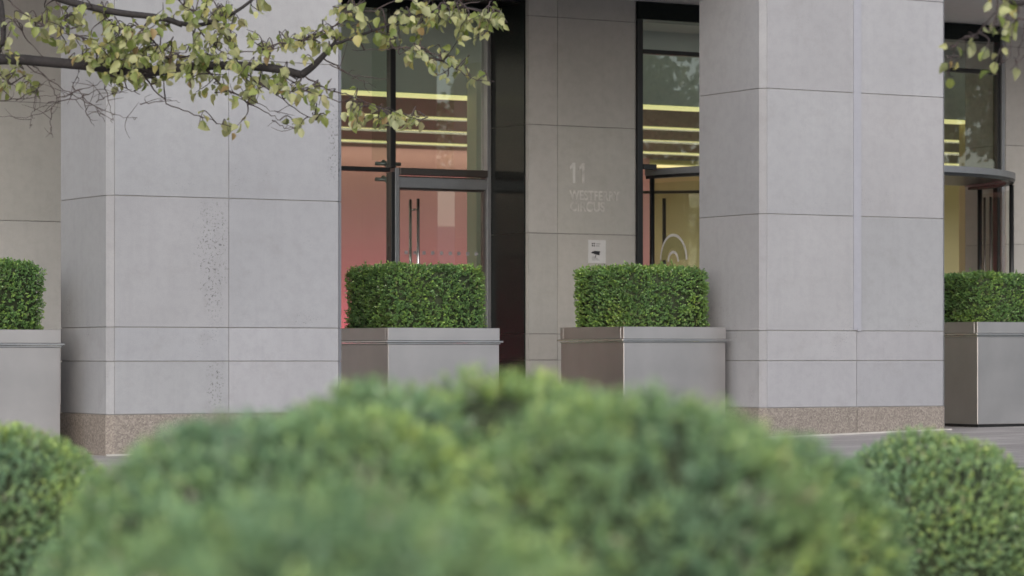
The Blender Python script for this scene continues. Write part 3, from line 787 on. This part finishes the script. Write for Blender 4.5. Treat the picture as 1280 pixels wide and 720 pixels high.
T.branch([p(417, 56), p(450, 44), p(490, 29), p(530, 17), p(570, 8), p(610, 16), p(634, 28)], .012, .004, n=5, wob=.004)
T.branch([(bx+.05, by, 2.3), p(-160, -120, .3), p(20, -25), p(72, -3), p(110, 8), p(150, 16), p(200, 22), p(228, 31)], .036, .020)
T.branch([p(225, 29), p(250, 31), p(285, 20), p(320, -5), p(345, -40)], .018, .008)
T.branch([p(-60, -110, -.4), p(-8, -20, -.4), p(3, 25, -.4), p(0, 62, -.4), p(-30, 95, -.4)], .026, .016)
for pts in ([p(5, -6), p(35, 20), p(70, 37), p(103, 48)], [p(12, 22), p(35, 50), p(55, 72)], [p(70, -3), p(80, 20), p(88, 36)], [p(120, 10), p(140, 28), p(158, 40)],
            [p(245, 32), p(262, 52), p(285, 72), p(310, 90)], [p(240, 33), p(243, 55), p(240, 70)], [p(205, -20), p(235, 10), p(260, 25), p(290, 50)],
            [p(198, 72), p(250, 70), p(318, 64), p(380, 55)], [p(160, 15), p(200, 60), p(232, 66)], [p(378, 94), p(370, 105), p(392, 118), p(440, 128), p(480, 140)],
            [p(382, 96), p(410, 112), p(445, 122), p(490, 140), p(535, 146)], [p(404, 72), p(440, 93), p(485, 100)], [p(500, 26), p(492, 60), p(440, 62)],
            [p(494, 30), p(490, 58), p(530, 60), p(560, 80), p(590, 98), p(618, 102)], [p(400, 40), p(445, 20), p(480, 8), p(520, -8)], [p(330, 60), p(400, 45), p(440, 10), p(470, -15)],
            [p(180, 95), p(210, 128), p(250, 145), p(290, 158)], [p(255, 85), p(285, 112), p(330, 140), p(350, 150)], [p(300, 84), p(330, 108), p(375, 140), p(395, 150)],
            [p(-40, 60), p(-5, 90), p(20, 110)], [p(140, 82), p(150, 105), p(175, 118)], [p(560, 9), p(600, 2), p(660, 30)][:2]):
    T.branch(pts, .0065, .0025, True, .006)
bare = MB(); keep = T.nodes[:]
for pts in ([p(40, 80), p(60, 100), p(70, 125), p(55, 140), p(20, 147), p(-20, 140)], [p(30, 78), p(80, 112), p(120, 133), p(150, 145), p(172, 147)], [p(98, 82), p(92, 110), p(84, 130)],
            [p(70, 123), p(110, 110), p(140, 95)], [p(60, 128), p(100, 122), p(125, 112), p(160, 116)], [p(90, 108), p(120, 135), p(130, 152)], [p(20, 125), p(45, 112), p(60, 100)],
            [p(65, 135), p(62, 155), p(66, 172)], [p(130, 100), p(135, 125), p(142, 150)], [p(175, 130), p(200, 126), p(225, 128)], [p(0, 126), p(35, 122), p(75, 118)],
            [p(412, 80), p(450, 100), p(470, 110)], [p(340, 150), p(355, 158), p(370, 160)], [p(280, 110), p(320, 128), p(350, 142)],
            [p(105, 118), p(108, 140), p(118, 158)], [p(50, 104), p(45, 125), p(38, 158)], [p(120, 128), p(140, 118), p(165, 112)]):
    c = T.branch(pts, .0045, .0015, True, .006, reg=False)
    for k in range(4):
        j = T.r.integers(2, len(c)-1); e = c[j]+T.r.normal(0, .08, 3)*np.array((1.2, .6, 1))
        T.branch([c[j], (c[j]+e)/2+T.r.normal(0, .015, 3), e], .003, .0012, True, 0, 3, reg=False)
SZ = .074
for a in ((20, 95, 38, 24, 11), (12, 38, 18, 18, 4), (60, 18, 35, 18, 8), (115, 25, 30, 18, 8), (120, 62, 30, 22, 10), (165, 50, 32, 20, 14), (185, 80, 42, 22, 22), (150, 72, 40, 20, 12), (90, 45, 40, 20, 6), (235, 70, 35, 22, 13), (255, 100, 32, 18, 7),
          (215, 12, 28, 16, 7), (265, 15, 32, 20, 12), (290, 45, 25, 18, 8), (310, 70, 25, 16, 6), (300, 105, 28, 18, 7), (340, 100, 30, 18, 7), (355, 65, 32, 20, 8), (385, 115, 20, 18, 6), (400, 130, 18, 22, 4),
          (400, 45, 28, 18, 8), (430, 20, 30, 18, 8), (470, 40, 28, 18, 9), (520, 22, 30, 16, 10), (560, 22, 22, 14, 8), (590, 38, 20, 16, 9), (618, 28, 14, 8, 4), (530, 60, 25, 16, 6), (555, 82, 25, 14, 6),
          (598, 96, 14, 8, 2), (455, 150, 22, 16, 5), (490, 145, 22, 10, 5), (515, 150, 16, 8, 3), (440, 135, 12, 10, 3), (252, 155, 5, 8, 1), (288, 160, 6, 6, 1), (375, 162, 4, 5, 1), (150, 100, 25, 10, 4), (320, 8, 10, 8, 2)):
    T.cluster(*a[:4], max(1, round(a[4]*1.7)), Y, SZ, .25, .042)
T.crown((bx+.3, by+.1, 4.6), (3.0, 2.2, 2.2), 620, .085, 2.75)
T.build('street_tree', 'tree at the left whose dark limbs and yellowing leaves hang over the pitted column', (bx, by, -1.0))
T2 = Tree(9); Y = 17.0
bx2 = p(1560, 0)[0]; by2 = 17.3
T2.branch([(bx2, by2, -1.1), (bx2, by2, .5), (bx2-.06, by2, 1.6), (bx2-.02, by2, 3.0), (bx2+.1, by2, 5.2)], .14, .05, reg=False)
T2.branch([(bx2-.06, by2, 1.8), p(1430, -20, .2), p(1340, -10), p(1276, 4), p(1240, -10)], .03, .012)
for pts in ([p(1310, -8), p(1296, 15), p(1275, 24), p(1250, 27), p(1225, 42), p(1200, 50), p(1188, 75), p(1184, 95)], [p(1276, 4), p(1265, 40), p(1262, 70), p(1250, 78)],
            [p(1300, 40), p(1280, 70), p(1262, 88)], [p(1245, 26), p(1235, 40)], [p(1290, 0), p(1282, 30), p(1275, 60), p(1268, 85)]):
    T2.branch(pts, .005, .002, True, .004)
for a in ((1190, 85, 12, 18, 3), (1200, 62, 10, 10, 1), (1215, 46, 10, 12, 2), (1236, 34, 12, 12, 3), (1250, 45, 10, 12, 2), (1225, 68, 8, 10, 1), (1252, 84, 10, 10, 2), (1276, 82, 8, 10, 1), (1268, 28, 12, 16, 3), (1270, 5, 16, 8, 4), (1228, 0, 10, 5, 2)):
    T2.cluster(*a, Y, .072, .12, .05)
T2.crown((bx2+.1, by2, 4.2), (2.5, 2.0, 1.9), 480, .085, 2.5)
T2.build('street_tree', 'tree at the right edge dangling a few yellow-green leaves in front of the far entrance', (bx2, by2, -1.0))

# trees and a building across the street, seen only as reflections in the glass
for i, (u, v) in enumerate(((12.5, -12.5), (20, -12), (27, -13), (16, -19))):
    R3 = Tree(30+i); x, y, _ = W(u, v); g_ = -.8
    R3.branch([(x, y, g_), (x+.1, y, 1.0), (x, y+.1, 3.0), (x, y, 5.5)], .16, .06, reg=False)
    for k in range(5):
        a = k*1.3; R3.branch([(x, y, 2+.5*k), (x+.8*math.cos(a), y+.8*math.sin(a), 2.8+.5*k), (x+1.8*math.cos(a), y+1.8*math.sin(a), 3.4+.5*k)], .06, .02, reg=False)
    R3.crown((x, y, 4.2), (2.9, 2.9, 2.8), 380, .14, 1.5, 12)
    R3.build('street_tree', ['green street tree across the square, nearest to the second entrance', 'green street tree across the square facing the far right pier', 'green street tree farthest right across the square', 'green street tree in the second row across the square'][i], (x, y, g_),
             lambda n, r: np.array((.07, .13, .035))*r.uniform(.6, 1.6, (n, 1)))
bb = thing('office_block', 'plain stone office block across the square from the entrance', 'building', W(30, -60, -.8), TH)
mb = MB(); mb.box(-75, 75, -12, 0, 0, 5.5); mb.build('wall', M['farwall'], bb)
for k in range(18):
    mb = MB()
    mb.box(-72+k*8, -67+k*8, .01, .05, 1.2, 4.2)
    mb.build('window', M['farwin'], bb)

# ------------------------------------------------------------------ light, sky, camera
wd = bpy.data.worlds.new('World'); scn.world = wd; wd.use_nodes = True
nt = wd.node_tree; bg = nt.nodes['Background']
sk = nt.nodes.new('ShaderNodeTexSky'); sk.sky_type = 'NISHITA'; sk.sun_disc = False
EL, AZ = math.radians(25), math.radians(181)     # azimuth clockwise from +Y
sk.sun_elevation = EL; sk.sun_rotation = AZ; sk.air_density = 1.0; sk.dust_density = 2.0; sk.ozone_density = 1.0
hs = nt.nodes.new('ShaderNodeHueSaturation'); hs.inputs['Saturation'].default_value = .62
L(nt, sk.outputs[0], hs.inputs['Color']); L(nt, hs.outputs[0], bg.inputs[0]); bg.inputs[1].default_value = .15
sd = bpy.data.lights.new('sun', 'SUN'); sd.energy = .9; sd.angle = math.radians(85); sd.color = (1, .975, .95)
so = bpy.data.objects.new('sun', sd); COL.objects.link(so)
dv = Vector((math.sin(AZ)*math.cos(EL), math.cos(AZ)*math.cos(EL), math.sin(EL)))
so.rotation_euler = dv.to_track_quat('Z', 'Y').to_euler(); so.location = dv*60

cd = bpy.data.cameras.new('camera'); cam = bpy.data.objects.new('camera', cd); COL.objects.link(cam)
cam.rotation_euler = (math.radians(90), 0, 0); cd.sensor_width = 36; cd.lens = F/1280*36
cd.shift_y = (HY-360)/1280; cd.clip_end = 1000; cd.clip_start = .1
cd.dof.use_dof = True; cd.dof.focus_distance = 28.0; cd.dof.aperture_fstop = 2.6
scn.camera = cam
scn.view_settings.view_transform = 'Standard'; scn.view_settings.look = 'None'; scn.view_settings.exposure = 0.6; scn.view_settings.gamma = 1
scn.cycles.use_denoising = True
scn.cycles.max_bounces = 8; scn.cycles.transparent_max_bounces = 16; scn.cycles.sample_clamp_indirect = 4
